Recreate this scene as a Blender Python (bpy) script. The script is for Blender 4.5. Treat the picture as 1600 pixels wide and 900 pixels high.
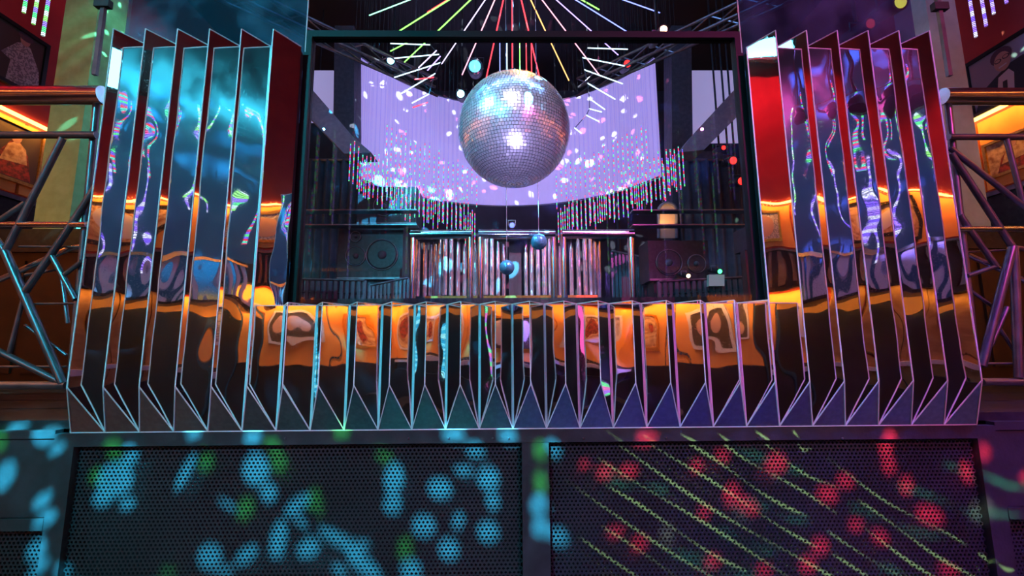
import bpy, math, random
from mathutils import Vector, Matrix
from mathutils.geometry import delaunay_2d_cdt
random.seed(7)
S = bpy.context.scene
COL = S.collection
for o in list(bpy.data.objects): bpy.data.objects.remove(o)

# ------------------------------------------------------------------ camera
F = 690.0; CAM = Vector((-0.0211, -1.6336, 0.2801)); YAW, PIT, ROL = 0.0130, 0.1387, -0.0067
FW = Vector((math.sin(YAW)*math.cos(PIT), math.cos(YAW)*math.cos(PIT), math.sin(PIT)))
RT0 = Vector((math.cos(YAW), -math.sin(YAW), 0)); UP0 = RT0.cross(FW)
RT = RT0*math.cos(ROL)+UP0*math.sin(ROL); UP = UP0*math.cos(ROL)-RT0*math.sin(ROL)
cam = bpy.data.cameras.new('camera'); camo = bpy.data.objects.new('camera', cam); COL.objects.link(camo)
cam.sensor_width = 36; cam.lens = 36*F/1600; cam.clip_start = 0.02; cam.clip_end = 60
camo.matrix_world = Matrix(((RT.x, UP.x, -FW.x, CAM.x), (RT.y, UP.y, -FW.y, CAM.y), (RT.z, UP.z, -FW.z, CAM.z), (0, 0, 0, 1)))
S.camera = camo
def P(x, y, Y):            # point seen at (x, y) of the photograph on the upright plane at depth Y
    d = FW + RT*((x-800)/F) + UP*((450-y)/F)
    return CAM + d*((Y-CAM.y)/d.y)
def PX(x, y, X):           # the same on a side wall at X
    d = FW + RT*((x-800)/F) + UP*((450-y)/F)
    return CAM + d*((X-CAM.x)/d.x)

# ------------------------------------------------------------------ world, exposure
wd = bpy.data.worlds.new('world'); S.world = wd; wd.use_nodes = True
wd.node_tree.nodes['Background'].inputs[0].default_value = (0.35, 0.4, 0.6, 1)
wd.node_tree.nodes['Background'].inputs[1].default_value = 0.007
S.view_settings.view_transform = 'Standard'; S.view_settings.look = 'None'
S.view_settings.exposure = 0.0; S.view_settings.gamma = 1; S.view_settings.use_curve_mapping = False

# ------------------------------------------------------------------ room lights
def aim(o, t):
    o.rotation_euler = (Vector(t)-o.location).to_track_quat('-Z', 'Y').to_euler()
def area(name, loc, to, sx, sy, col, pw):
    l = bpy.data.lights.new(name, 'AREA'); l.shape = 'RECTANGLE'; l.size = sx; l.size_y = sy; l.color = col; l.energy = pw
    o = bpy.data.objects.new(name, l); COL.objects.link(o); o.location = loc; aim(o, to); return o
def spot(name, loc, to, ang, col, pw, rad=.05, blend=.3):
    l = bpy.data.lights.new(name, 'SPOT'); l.spot_size = math.radians(ang); l.spot_blend = blend; l.color = col; l.energy = pw; l.shadow_soft_size = rad
    o = bpy.data.objects.new(name, l); COL.objects.link(o); o.location = loc; aim(o, to); return o
ORANGE = (1, .36, .05); RED = (1, .03, .06); CYAN = (.05, .75, 1); MAG = (1, .08, .5)
WX = 4.6; YR = -5.2; YB = 6.4                                      # side walls at +-WX
for s, nm in ((-1, 'left'), (1, 'right')):
    # LED coves washing the side walls, upper and lower tier
    for yc_, ln_, pw in ((-4.15, 1.9, 9), (-2.1, 1.6, 4), (-.3, 1.6, 13)):
        l = area('cove_light_lower', (s*(WX-.16), yc_, 1.1), (s*WX, yc_, .45), .06, ln_, ORANGE, pw)
        l.rotation_euler = (0, s*math.radians(-28), 0)
    l = area('cove_light_upper', (s*(WX-.16), .6, 2.47), (s*WX, 0, 2.2), .06, 11.0, ORANGE, 60)
    l.rotation_euler = (0, s*math.radians(-28), 0)
    for yy in ((-3.6, -.6, 2.6) if s < 0 else (-2.9, 3.2)): spot('red_wash_light', (s*(WX-1.2), yy, 4.9), (s*WX, yy, 3.2), 100 if s < 0 else 70, RED, (60 if s > 0 else 200)*(1 if yy < 2 else (.3 if s > 0 else .1)), .04, .8)
area('rear_purple_wash', (0, YR+1.5, 2.6), (0, YR+.5, 1.2), 7, .08, (.45, .25, 1), 16)
area('rear_ochre_wash', (0, YR+.35, .9), (0, YR, .8), 7, .04, (1, .5, .15), 7)
for s in (-1, 1):
    l = area('cove_light_rear', (s*3.75, YR+.16, 1.1), (s*3.75, YR, .45), 1.6, .06, ORANGE, 16); l.rotation_euler = (math.radians(-28), 0, 0)
for x in (-3.4, -1.7): spot('rear_cyan_wash', (x*.8, YR+1.6, 4.8), (x, YR, 2.6), 80, CYAN, 90, .04, .8)
for x in (1.7, 3.4): spot('rear_blue_wash', (x*.8, YR+1.6, 4.8), (x, YR, 2.6), 80, (.2, .3, 1), 60, .04, .8)
spot('cyan_front_light', (-2.6, -4.2, 3.4), (-.75, 0, .95), 40, CYAN, 700, .014, .5)
spot('magenta_front_light', (2.8, -4.2, 3.4), (.95, 0, .95), 40, MAG, 540, .014, .5)
spot('teal_column_light', (-1.9, .9, 4.6), (-3.0, 2.0, 2.2), 50, (.1, .8, .6), 300, .1)
spot('amber_column_light', (-3.9, -.4, 1.0), (-3.15, 1.8, 2.0), 45, (1, .75, .2), 40, .1)
spot('white_column_light', (2.2, .7, 4.6), (3.0, 2.0, 2.0), 45, (.75, .75, .95), 130, .1)
spot('ball_key_light', (-.05, .35, 2.75), (0, 1.77, 1.95), 40, (1, .85, 1), 85, .05)
spot('ball_cyan_light', (-1.3, .5, 2.9), (-.05, 1.77, 2.05), 34, (.1, .75, 1), 260, .05)
spot('ball_amber_light', (.3, 2.0, 3.8), (.05, 1.8, 2.2), 32, (1, .42, .03), 520, .03)
spot('ball_violet_light', (.1, .3, .75), (0, 1.77, 1.75), 40, (.6, .5, 1), 220, .1)  # added lamp giving the ball's lower half its lavender
spot('floor_teal_wash', (-1.3, -2.4, 4.9), (-1.1, -.5, -1), 40, (.03, .5, .55), 750, .05, .9)
spot('floor_blue_wash', (1.5, -2.4, 4.9), (1.7, -.5, -1), 38, (.1, .14, 1), 1400, .05, .9)
spot('rail_cyan_light', (-1.6, 1.0, 3.4), (-.1, 3.2, 1.3), 40, (.1, .7, 1), 800, .06, .6)
spot('rail_pink_light', (1.5, 1.0, 3.2), (.2, 3.2, 1.2), 40, (1, .3, .6), 1100, .06, .6)
area('stage_blue_wash', (0, 1.0, 4.6), (0, 4.0, 1.0), 4, .3, (.2, .45, 1), 60)

# ------------------------------------------------------------------ materials
def mat(name, col, rough=.5, metal=0., spec=.5, emit=None, es=0., noise=None, bump=None):
    m = bpy.data.materials.new(name); m.use_nodes = True; nt = m.node_tree; b = nt.nodes['Principled BSDF']
    b.inputs['Base Color'].default_value = (*col, 1); b.inputs['Roughness'].default_value = rough
    b.inputs['Metallic'].default_value = metal; b.inputs['Specular IOR Level'].default_value = spec
    if emit: b.inputs['Emission Color'].default_value = (*emit, 1); b.inputs['Emission Strength'].default_value = es
    tc = nt.nodes.new('ShaderNodeTexCoord')
    if noise:
        sc, c2, lo, hi = noise
        n = nt.nodes.new('ShaderNodeTexNoise'); n.inputs['Scale'].default_value = sc; n.inputs['Detail'].default_value = 6
        nt.links.new(tc.outputs['Object'], n.inputs['Vector'])
        r = nt.nodes.new('ShaderNodeValToRGB'); r.color_ramp.elements[0].position = lo; r.color_ramp.elements[1].position = hi
        r.color_ramp.elements[0].color = (*col, 1); r.color_ramp.elements[1].color = (*c2, 1)
        nt.links.new(n.outputs['Fac'], r.inputs[0]); nt.links.new(r.outputs[0], b.inputs['Base Color'])
    if bump:
        sc, dist, st = bump
        n = nt.nodes.new('ShaderNodeTexNoise'); n.inputs['Scale'].default_value = sc; n.inputs['Detail'].default_value = 2
        mp = nt.nodes.new('ShaderNodeMapping'); mp.inputs['Scale'].default_value = st
        nt.links.new(tc.outputs['Object'], mp.inputs[0]); nt.links.new(mp.outputs[0], n.inputs['Vector'])
        bp = nt.nodes.new('ShaderNodeBump'); bp.inputs['Distance'].default_value = dist; bp.inputs['Strength'].default_value = 1
        nt.links.new(n.outputs['Fac'], bp.inputs['Height']); nt.links.new(bp.outputs[0], b.inputs['Normal'])
    return m
M = {}
def mirror_mat():
    m = mat('wavy acrylic mirror', (.86, .88, .9), .012, 1)
    nt = m.node_tree; b = nt.nodes['Principled BSDF']; tc = [n for n in nt.nodes if n.type == 'TEX_COORD'][0]
    hs = []
    for sc, st, a in ((4.2, (1, 1, .75), .0027), (11, (1, 1, .8), .0008), (2.0, (1.6, 1.6, .5), .0022)):
        mp = nt.nodes.new('ShaderNodeMapping'); mp.inputs['Scale'].default_value = st
        n = nt.nodes.new('ShaderNodeTexNoise'); n.inputs['Scale'].default_value = sc; n.inputs['Detail'].default_value = 0
        nt.links.new(tc.outputs['Object'], mp.inputs[0]); nt.links.new(mp.outputs[0], n.inputs['Vector'])
        k = nt.nodes.new('ShaderNodeMath'); k.operation = 'MULTIPLY'; k.inputs[1].default_value = a/.006
        nt.links.new(n.outputs['Fac'], k.inputs[0]); hs.append(k)
    a1 = nt.nodes.new('ShaderNodeMath'); nt.links.new(hs[0].outputs[0], a1.inputs[0]); nt.links.new(hs[1].outputs[0], a1.inputs[1])
    a2 = nt.nodes.new('ShaderNodeMath'); nt.links.new(a1.outputs[0], a2.inputs[0]); nt.links.new(hs[2].outputs[0], a2.inputs[1])
    bp = nt.nodes.new('ShaderNodeBump'); bp.inputs['Distance'].default_value = .006; bp.inputs['Strength'].default_value = 1
    nt.links.new(a2.outputs[0], bp.inputs['Height']); nt.links.new(bp.outputs[0], b.inputs['Normal'])
    # fine dust film
    d = nt.nodes.new('ShaderNodeTexNoise'); d.inputs['Scale'].default_value = 160; d.inputs['Detail'].default_value = 3
    nt.links.new(tc.outputs['Object'], d.inputs['Vector'])
    r = nt.nodes.new('ShaderNodeMapRange'); r.inputs[1].default_value = .55; r.inputs[2].default_value = .8; r.inputs[3].default_value = .01; r.inputs[4].default_value = .09
    nt.links.new(d.outputs['Fac'], r.inputs[0]); nt.links.new(r.outputs[0], b.inputs['Roughness'])
    g = nt.nodes.new('ShaderNodeBsdfGlossy'); g.inputs['Roughness'].default_value = .17; g.inputs[0].default_value = (.8, .85, .9, 1)
    x = nt.nodes.new('ShaderNodeMixShader'); x.inputs[0].default_value = .02
    dn = nt.nodes.new('ShaderNodeTexNoise'); dn.inputs['Scale'].default_value = 5; dn.inputs['Detail'].default_value = 5; nt.links.new(tc.outputs['Object'], dn.inputs['Vector'])
    dm = nt.nodes.new('ShaderNodeMapRange'); dm.inputs[1].default_value = .42; dm.inputs[2].default_value = .75; dm.inputs[3].default_value = .006; dm.inputs[4].default_value = .045
    nt.links.new(dn.outputs['Fac'], dm.inputs[0]); nt.links.new(dm.outputs[0], x.inputs[0])
    nt.links.new(b.outputs[0], x.inputs[1]); nt.links.new(g.outputs[0], x.inputs[2]); nt.links.new(x.outputs[0], nt.nodes['Material Output'].inputs[0])
    nt.links.new(bp.outputs[0], g.inputs['Normal'])
    return m
M['mirror'] = mirror_mat()
M['facet'] = mat('dark mirror facet', (.26, .27, .32), .1, 1, noise=(60, (.34, .35, .4), .4, .7))
M['edge'] = mat('polished acrylic edge', (.95, .97, 1), .25, 0, 1.0)
M['black'] = mat('black paint', (.012, .012, .016), .45, noise=(35, (.03, .03, .036), .4, .75))
M['fascia'] = mat('scuffed black board', (.025, .025, .03), .55, noise=(12, (.05, .05, .06), .4, .8), bump=(90, .001, (1, 1, 1)))
M['grille'] = mat('black perforated steel', (.034, .034, .04), .38, .3, .6, noise=(3, (.055, .055, .065), .3, .7))
M['frameblack'] = mat('matt black window frame', (.006, .006, .007), .5, spec=.25)
M['cloth'] = mat('black speaker cloth', (.006, .006, .008), .9)
M['chrome'] = mat('brushed chrome', (.75, .76, .8), .16, 1, noise=(20, (.6, .6, .66), .4, .7))
M['steel'] = mat('dull dark steel tube', (.16, .15, .17), .32, .85, noise=(14, (.3, .27, .3), .4, .8))
M['plank'] = mat('dark stage plank', (.022, .018, .02), .2, noise=(9, (.06, .05, .055), .35, .7), bump=(30, .002, (1, 12, 1)))
M['brownwall'] = mat('dark red brown wood panel', (.03, .009, .006), .5, noise=(7, (.055, .017, .01), .35, .7))
M['redwall'] = mat('deep red painted wall', (.36, .03, .04), .6, noise=(4, (.45, .045, .05), .35, .7))
M['ochrewall'] = mat('orange ochre painted wall', (.75, .3, .07), .55, noise=(5, (.85, .4, .1), .35, .7))
M['darkwall'] = mat('near black wall', (.014, .015, .022), .6, noise=(3, (.03, .032, .045), .35, .7))
M['tealwall'] = mat('dark blue wall', (.02, .09, .15), .5, noise=(2, (.04, .14, .22), .35, .7))
M['olive'] = mat('olive plaster column', (.3, .32, .17), .7, noise=(14, (.38, .4, .23), .35, .7), bump=(160, .0006, (1, 1, 1)))
M['greycol'] = mat('grey plaster column', (.42, .42, .42), .7, noise=(14, (.5, .5, .5), .35, .7), bump=(160, .0006, (1, 1, 1)))
M['floor'] = mat('polished grey dance floor', (.16, .16, .18), .3, noise=(2, (.24, .24, .27), .35, .7))
M['ceiling'] = mat('black ceiling', (.01, .01, .013), .7)
M['gold'] = mat('gilt frame', (.85, .5, .12), .3, 1, noise=(40, (.6, .32, .06), .4, .7))
M['blackframe'] = mat('black picture frame', (.01, .01, .01), .3)
M['beam'] = mat('grey soffit board', (.2, .2, .26), .6, noise=(20, (.26, .26, .32), .4, .7))
M['pillar'] = mat('charcoal pillar', (.05, .05, .065), .6, noise=(20, (.08, .08, .1), .4, .7))
M['screen'] = mat('projection screen', (.55, .5, .75), .7, emit=(.36, .27, .72), es=.85, noise=(1.5, (.6, .56, .8), .3, .7))
M['sidescreen'] = mat('pale side screen', (.6, .6, .7), .7, emit=(.42, .38, .75), es=.6)
M['tile'] = mat('mirror ball tile', (.84, .82, .94), .24, .82)
M['tile_glitter'] = mat('mirror tile with painted cyan glitter', (.12, .5, .75), .2, .6)  # cyan glitter of reflected light put into the tile colour
M['ballcore'] = mat('mirror ball grout', (.05, .05, .06), .6)
M['rib'] = mat('ribbed balustrade slat', (.16, .16, .2), .22, .7, noise=(6, (.28, .28, .36), .4, .7))
M['tube'] = mat('mirrored tube', (.9, .9, .95), .14, .9, bump=(14, .01, (1, 1, .6)))
M['lace'] = mat('print pale lace', (.55, .55, .62), .5, noise=(60, (.2, .2, .26), .45, .55))
M['skin'] = mat('print skin tone', (.5, .3, .26), .5)
M['photobg'] = mat('print grey violet backdrop', (.3, .28, .4), .4)
M['dark'] = mat('print black jacket', (.02, .02, .03), .4)
M['shirt'] = mat('print pale shirt', (.6, .58, .68), .5)
M['hair'] = mat('print dark brown hair', (.09, .05, .09), .5)
M['redprint'] = mat('print dark red cloth', (.4, .05, .04), .5, noise=(25, (.1, .02, .02), .4, .6))
M['warmprint'] = mat('print warm parchment', (.7, .5, .3), .5, noise=(18, (.3, .14, .08), .4, .65))
M['canvas'] = mat('print dark canvas', (.06, .045, .04), .5)
M['curtain'] = mat('bronze velvet curtain', (.26, .14, .05), .7, noise=(8, (.4, .24, .1), .4, .7))
M['drape'] = mat('charcoal drape', (.05, .055, .075), .8, noise=(10, (.08, .085, .11), .4, .7))
M['bench'] = mat('black leather bench', (.02, .018, .022), .35)
M['warmwhite'] = mat('warm arch plaster', (.8, .55, .35), .6)
M['paledoor'] = mat('pale green door', (.6, .66, .55), .6)
def emat(name, col, es): return mat(name, (.02, .02, .02), .4, emit=col, es=es)
M['e_cyan'] = emat('cyan lamp lens', (.25, .85, 1), 18)
M['e_red'] = emat('red lamp lens', (1, .02, .015), 3.5)
M['e_warm'] = emat('warm lamp lens', (1, .6, .25), 25)
M['e_orange'] = emat('orange lamp lens', (1, .34, .03), 7)
M['e_blue'] = emat('blue lamp lens', (.06, .1, 1), 5)
M['e_green'] = emat('green lamp lens', (.05, 1, .2), 6)
M['e_wash'] = emat('cyan white wash panel', (.2, .8, 1), 5)
M['e_bar_pink'] = emat('pink light bar', (1, .1, .4), 1.8)
M['e_strip'] = emat('amber LED strip', (1, .5, .1), 6)
LEDC = {'green': (.25, 1, .12), 'mint': (.3, 1, .6), 'lilac': (.7, .55, 1), 'pink': (1, .35, .5), 'red': (1, .04, .06), 'amber': (1, .45, .12), 'blue': (.2, .25, 1), 'violet': (.45, .3, 1), 'ice': (.6, .9, 1), 'cyan': (.1, .7, 1)}
for k, c in LEDC.items(): M['led_'+k] = emat('%s LED strip' % k, c, 3.2)
def rainmat(name, cols):
    m = bpy.data.materials.new(name); m.use_nodes = True; nt = m.node_tree; b = nt.nodes['Principled BSDF']
    b.inputs['Base Color'].default_value = (.02, .02, .02, 1)
    tc = nt.nodes.new('ShaderNodeTexCoord'); oi = nt.nodes.new('ShaderNodeObjectInfo'); sx = nt.nodes.new('ShaderNodeSeparateXYZ')
    nt.links.new(tc.outputs['Object'], sx.inputs[0])
    a = nt.nodes.new('ShaderNodeMath'); a.operation = 'MULTIPLY_ADD'; a.inputs[1].default_value = 5.5
    nt.links.new(sx.outputs[2], a.inputs[0]); nt.links.new(oi.outputs['Random'], a.inputs[2])
    fr = nt.nodes.new('ShaderNodeMath'); fr.operation = 'FRACT'; nt.links.new(a.outputs[0], fr.inputs[0])
    r = nt.nodes.new('ShaderNodeValToRGB'); r.color_ramp.interpolation = 'CONSTANT'
    for i, c in enumerate(cols):
        e = r.color_ramp.elements[0] if i == 0 else r.color_ramp.elements.new(i/len(cols))
        e.position = i/len(cols); e.color = (*c, 1)
    nt.links.new(fr.outputs[0], r.inputs[0]); nt.links.new(r.outputs[0], b.inputs['Emission Color'])
    d = nt.nodes.new('ShaderNodeMath'); d.operation = 'MULTIPLY'; d.inputs[1].default_value = 420
    nt.links.new(sx.outputs[2], d.inputs[0])
    s = nt.nodes.new('ShaderNodeMath'); s.operation = 'SINE'; nt.links.new(d.outputs[0], s.inputs[0])
    g = nt.nodes.new('ShaderNodeMapRange'); g.inputs[1].default_value = -.2; g.inputs[2].default_value = .4; g.inputs[3].default_value = .35; g.inputs[4].default_value = 2.6
    nt.links.new(s.outputs[0], g.inputs[0]); nt.links.new(g.outputs[0], b.inputs['Emission Strength'])
    return m
M['rain'] = rainmat('colour chasing LED tube', [(1, .04, .1), (.2, .12, 1), (.1, 1, .25), (.25, .15, 1), (1, .05, .2), (.1, .9, .6)])
M['e_bar_cyan'] = rainmat('cyan light bar', [(.03, .45, .7), (.15, .7, .9), (.02, .35, .6), (.3, .8, .9)])
M['e_bar_mix'] = rainmat('green violet light bar', [(.2, 1, .4), (.5, .2, 1), (1, .2, .6)])
M['rainblue'] = rainmat('blue violet LED tube', [(.5, .4, 1), (.2, .1, 1), (.7, .7, 1), (.3, .15, 1)])
M['raingreen'] = rainmat('green cyan LED tube', [(.3, 1, .2), (.7, 1, 1), (.1, 1, .3), (.3, .2, 1)])
def glassmat(name, tint, f0, rough=.0):
    m = bpy.data.materials.new(name); m.use_nodes = True; nt = m.node_tree; nt.nodes.remove(nt.nodes['Principled BSDF'])
    t = nt.nodes.new('ShaderNodeBsdfTransparent'); t.inputs[0].default_value = (*tint, 1)
    g = nt.nodes.new('ShaderNodeBsdfGlossy'); g.inputs['Roughness'].default_value = rough
    fc = nt.nodes.new('ShaderNodeLayerWeight'); fc.inputs[0].default_value = .5; pw_ = nt.nodes.new('ShaderNodeMath'); pw_.operation = 'POWER'; pw_.inputs[1].default_value = 4
    lw = nt.nodes.new('ShaderNodeMath'); lw.operation = 'MULTIPLY_ADD'; lw.inputs[1].default_value = .8; lw.inputs[2].default_value = ((f0-1)/(f0+1))**2
    nt.links.new(fc.outputs['Facing'], pw_.inputs[0]); nt.links.new(pw_.outputs[0], lw.inputs[0])
    x = nt.nodes.new('ShaderNodeMixShader'); nt.links.new(lw.outputs[0], x.inputs[0]); nt.links.new(t.outputs[0], x.inputs[1]); nt.links.new(g.outputs[0], x.inputs[2])
    nt.links.new(x.outputs[0], nt.nodes['Material Output'].inputs[0]); return m
M['glass'] = glassmat('clear window pane', (.97, .98, 1), 1.35)
M['acrylic'] = glassmat('acrylic sheet tinted with reflected blue', (.3, .5, .62), 1.6)  # clear acrylic; its dark blue reflection is put into the tint
nt = M['acrylic'].node_tree; mo = nt.nodes['Material Output']; src = mo.inputs[0].links[0].from_socket
df = nt.nodes.new('ShaderNodeBsdfDiffuse'); df.inputs[0].default_value = (.25, .5, .7, 1); tc = nt.nodes.new('ShaderNodeTexCoord'); nz = nt.nodes.new('ShaderNodeTexNoise'); nz.inputs['Scale'].default_value = 6; nz.inputs['Detail'].default_value = 8  # bluish haze patches painted over the clear sheet
mr = nt.nodes.new('ShaderNodeMapRange'); mr.inputs[1].default_value = .4; mr.inputs[2].default_value = .75; mr.inputs[3].default_value = .05; mr.inputs[4].default_value = .3
x = nt.nodes.new('ShaderNodeMixShader'); nt.links.new(tc.outputs['Object'], nz.inputs[0]); nt.links.new(nz.outputs['Fac'], mr.inputs[0]); nt.links.new(mr.outputs[0], x.inputs[0])
nt.links.new(src, x.inputs[1]); nt.links.new(df.outputs[0], x.inputs[2]); nt.links.new(x.outputs[0], mo.inputs[0])

# ------------------------------------------------------------------ mesh helpers
class MB:
    def __init__(s): s.v = []; s.f = []; s.sm = []
    def add(s, vs, fs, sm=False):
        n = len(s.v); s.v += [tuple(v) for v in vs]; s.f += [tuple(i+n for i in f) for f in fs]; s.sm += [sm]*len(fs); return s
    def box(s, a, b):
        x0, y0, z0 = a; x1, y1, z1 = b
        return s.add([(x0,y0,z0),(x1,y0,z0),(x1,y1,z0),(x0,y1,z0),(x0,y0,z1),(x1,y0,z1),(x1,y1,z1),(x0,y1,z1)],
                     [(3,2,1,0),(4,5,6,7),(0,1,5,4),(1,2,6,5),(2,3,7,6),(3,0,4,7)])
    def tube(s, pts, r, n=10, cap=True):
        pts = [Vector(p) for p in pts]; vs = []; rr = r if isinstance(r, (list, tuple)) else [r]*len(pts)
        prev = None
        for i, p in enumerate(pts):
            d = (pts[min(i+1, len(pts)-1)]-pts[max(i-1, 0)]).normalized()
            if prev is None: a = d.orthogonal().normalized()
            else: a = (prev-d*prev.dot(d)).normalized()
            prev = a; b = d.cross(a)
            for k in range(n):
                t = 2*math.pi*k/n; vs.append(p+(a*math.cos(t)+b*math.sin(t))*rr[i])
        fs = [(i*n+k, i*n+(k+1) % n, (i+1)*n+(k+1) % n, (i+1)*n+k) for i in range(len(pts)-1) for k in range(n)]
        s.add(vs, fs, n > 5)
        if cap:
            m = len(vs); s.add([vs[k] for k in range(n)][::-1], [tuple(range(n))]); s.add(vs[m-n:], [tuple(range(n))])
        return s
    def slab(s, poly, off):           # polygon (3D points) thickened by the vector off
        n = len(poly); off = Vector(off); a = [Vector(p) for p in poly]; vs = a+[p+off for p in a]
        return s.add(vs, [tuple(range(n))[::-1], tuple(range(n, 2*n))]+[(i, (i+1) % n, n+(i+1) % n, n+i) for i in range(n)])
    def lathe(s, prof, c, n=20, axis='z'):
        vs = []; c = Vector(c)
        for r, h in prof:
            for k in range(n):
                t = 2*math.pi*k/n; x, y = r*math.cos(t), r*math.sin(t)
                vs.append(c+(Vector((x, y, h)) if axis == 'z' else Vector((x, -h, y)) if axis == 'y' else Vector((h, x, y))))
        m = len(prof)
        fs = [(i*n+k, i*n+(k+1) % n, (i+1)*n+(k+1) % n, (i+1)*n+k) for i in range(m-1) for k in range(n)]
        s.add(vs, fs, True); s.add(vs[:n][::-1], [tuple(range(n))]); s.add(vs[-n:], [tuple(range(n))]); return s
    def build(s, name, m, parent=None, loc=None):
        me = bpy.data.meshes.new(name); me.from_pydata(s.v, [], s.f); me.update()
        for p, q in zip(me.polygons, s.sm): p.use_smooth = q
        me.materials.append(M[m] if isinstance(m, str) else m)
        o = bpy.data.objects.new(name, me); COL.objects.link(o)
        if parent: o.parent = parent
        if loc is not None: o.location = loc
        return o
def tag(o, label=None, cat=None, group=None, kind=None):
    if label: o['label'] = label
    if cat: o['category'] = cat
    if group: o['group'] = group
    if kind: o['kind'] = kind
    return o
def thing(name, label, cat, loc=(0, 0, 0), group=None):
    o = bpy.data.objects.new(name, None); COL.objects.link(o); o.location = loc; o.empty_display_size = .1
    return tag(o, label, cat, group)
def put(o, root):                     # parent a world-space mesh to a root that has a location
    o.parent = root; o.matrix_parent_inverse = Matrix.Translation(-Vector(root.location)); return o
def struct(o, label, cat): return tag(o, label, cat, kind='structure')

def ell(cx, cy, rx_, ry_, n=18, a0=0, a1=2*math.pi): return [(cx+rx_*math.cos(a0+(a1-a0)*q/(n-(0 if a1-a0 > 6.2 else 1))), cy+ry_*math.sin(a0+(a1-a0)*q/(n-(0 if a1-a0 > 6.2 else 1)))) for q in range(n)]
# ------------------------------------------------------------------ the room
FZ = -1.0; CZ = 5.3; DECK = P(60, 657, .03).z
struct(MB().box((-WX-.1, YR, FZ-.1), (WX+.1, .2, FZ)).build('floor', 'floor'), 'dark polished dance floor in front of the stage', 'floor')
struct(MB().box((-WX-.1, YR, CZ), (WX+.1, YB, CZ+.1)).build('ceiling', 'ceiling'), 'black ceiling high above the stage', 'ceiling')
for s, nm in ((-1, 'left'), (1, 'right')):
    x0, x1 = (s*WX, s*(WX+.12)) if s > 0 else (s*(WX+.12), s*WX)
    w = MB().box((x0, YR, FZ), (x1, YB, CZ)).build('wall_'+nm, 'redwall')
    struct(w, 'deep red painted side wall on the %s of the stage' % nm, 'wall')
    # two tiers of orange panelling, the parapet between them and the bench below
    def panel(name, m, a, b, out):
        xs = sorted((s*WX, s*(WX-out))); return put(MB().box((xs[0], a[0], a[1]), (xs[1], b[0], b[1])).build(name, m), w)
    for q in (0, 1): panel('lower_panel', 'ochrewall', (YR+.02+q*1.0, .1), (YR+1.0+q*1.0, 1.12), .03)
    for q in (0, 1): panel('lower_panel', 'ochrewall', (-1.1+q*1.15, .1), (.03+q*1.15, 1.12), .03)
    for q in range(12): panel('curtain_fold', 'curtain', (-3.16+q*.17, FZ+.02), (-3.01+q*.17, 1.14), .05+.03*(q % 2))
    for q in range(10):
        panel('upper_panel', 'ochrewall', (YR+.02+q*1.08, 1.75), (YR+1.07+q*1.08, 2.43), .03)
    panel('dado', 'darkwall', (YR, -.2), (1.3, .098), .04)
    panel('dado_rail', 'shirt', (YR, -.02), (-.2, .05), .16)
    panel('parapet', 'black', (YR, 1.15), (YB, 1.66), .1)
    panel('ledge', 'steel', (YR, 1.66), (YB, 1.7), .13)
    panel('bench_seat', 'bench', (YR, FZ), (-.2, -.55), .55)
    panel('bench_back', 'bench', (YR, -.55), (-.2, -.2), .14)
    panel('led_strip', 'e_strip', (YR, 2.47), (YB, 2.485), .05)
    for k in range(44):
        y = YR+.1+k*.15
        panel('parapet_rib', 'rib', (y, 1.19), (y+.06, 1.63), .13)
struct(MB().box((-WX, YR-.1, FZ), (WX, YR, CZ)).build('wall_rear', 'tealwall'), 'dark blue grey wall behind the dance floor', 'wall')
struct(MB().box((-WX, YB, FZ), (WX, YB+.1, CZ)).build('wall_back', 'darkwall'), 'near black wall behind the curved screen', 'wall')
# rear balcony seen in the mirrors
rb = thing('rear_balcony', 'rear balcony with pale upright ribs over an ochre soffit', 'balcony', (0, YR, FZ))
BX = 2.95
put(MB().box((-BX, YR, .93), (BX, YR+.55, .97)).build('balcony_floor', 'black'), rb)
put(MB().box((-BX, YR, .81), (BX, YR+.06, .93)).build('soffit_board', 'ochrewall'), rb)
put(MB().box((-BX, YR, FZ), (BX, YR+.03, .8)).build('bar_front', 'bench'), rb)
put(MB().box((-BX, YR+.5, 1.42), (BX, YR+.6, 1.47)).build('top_rail', 'chrome'), rb)
for k in range(46): put(MB().box((-BX+.03+k*.128, YR+.52, .97), (-BX+.09+k*.128, YR+.57, 1.42)).build('rib', M['shirt']), rb)
REAR = bpy.data.objects['wall_rear']
for s in (-1, 1):
    for q in range(2):
        x = s*(3.39+q*.8); put(MB().box((x-.38, YR, .1), (x+.38, YR+.03, 1.12)).build('rear_panel', 'ochrewall'), REAR)
    xs = sorted((s*3.0, s*4.58)); put(MB().box((xs[0], YR, FZ), (xs[1], YR+.04, .09)).build('dado', 'bench'), REAR)
    put(MB().box((xs[0], YR, 1.15), (xs[1], YR+.12, 1.6)).build('parapet', 'black'), REAR)
    for q in range(2):
        x = s*(3.39+q*.8); t = thing('framed_picture', '%s framed picture on the %s end of the rear wall' % (('inner', 'outer')[q], 'left' if s < 0 else 'right'), 'picture', (x, YR+.03, .38))
        for a, b in (((-.24, .38), (.24, .43)), ((-.24, .87), (.24, .92)), ((-.24, .43), (-.19, .87)), ((.19, .43), (.24, .87))): put(MB().box((x+a[0], YR+.03, a[1]), (x+b[0], YR+.06, b[1])).build('frame_bar', ('shirt', 'gold')[q]), t)
        put(MB().box((x-.19, YR+.03, .43), (x+.19, YR+.045, .87)).build('print', ('canvas', 'warmprint')[q]), t)
        put(MB().slab([(x+u, YR+.0455, .65+v) for u, v in ell(0, 0, .1, .15)], (0, .001, 0)).build('printed_shape', ('skin', 'redprint')[q]), t)
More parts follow.
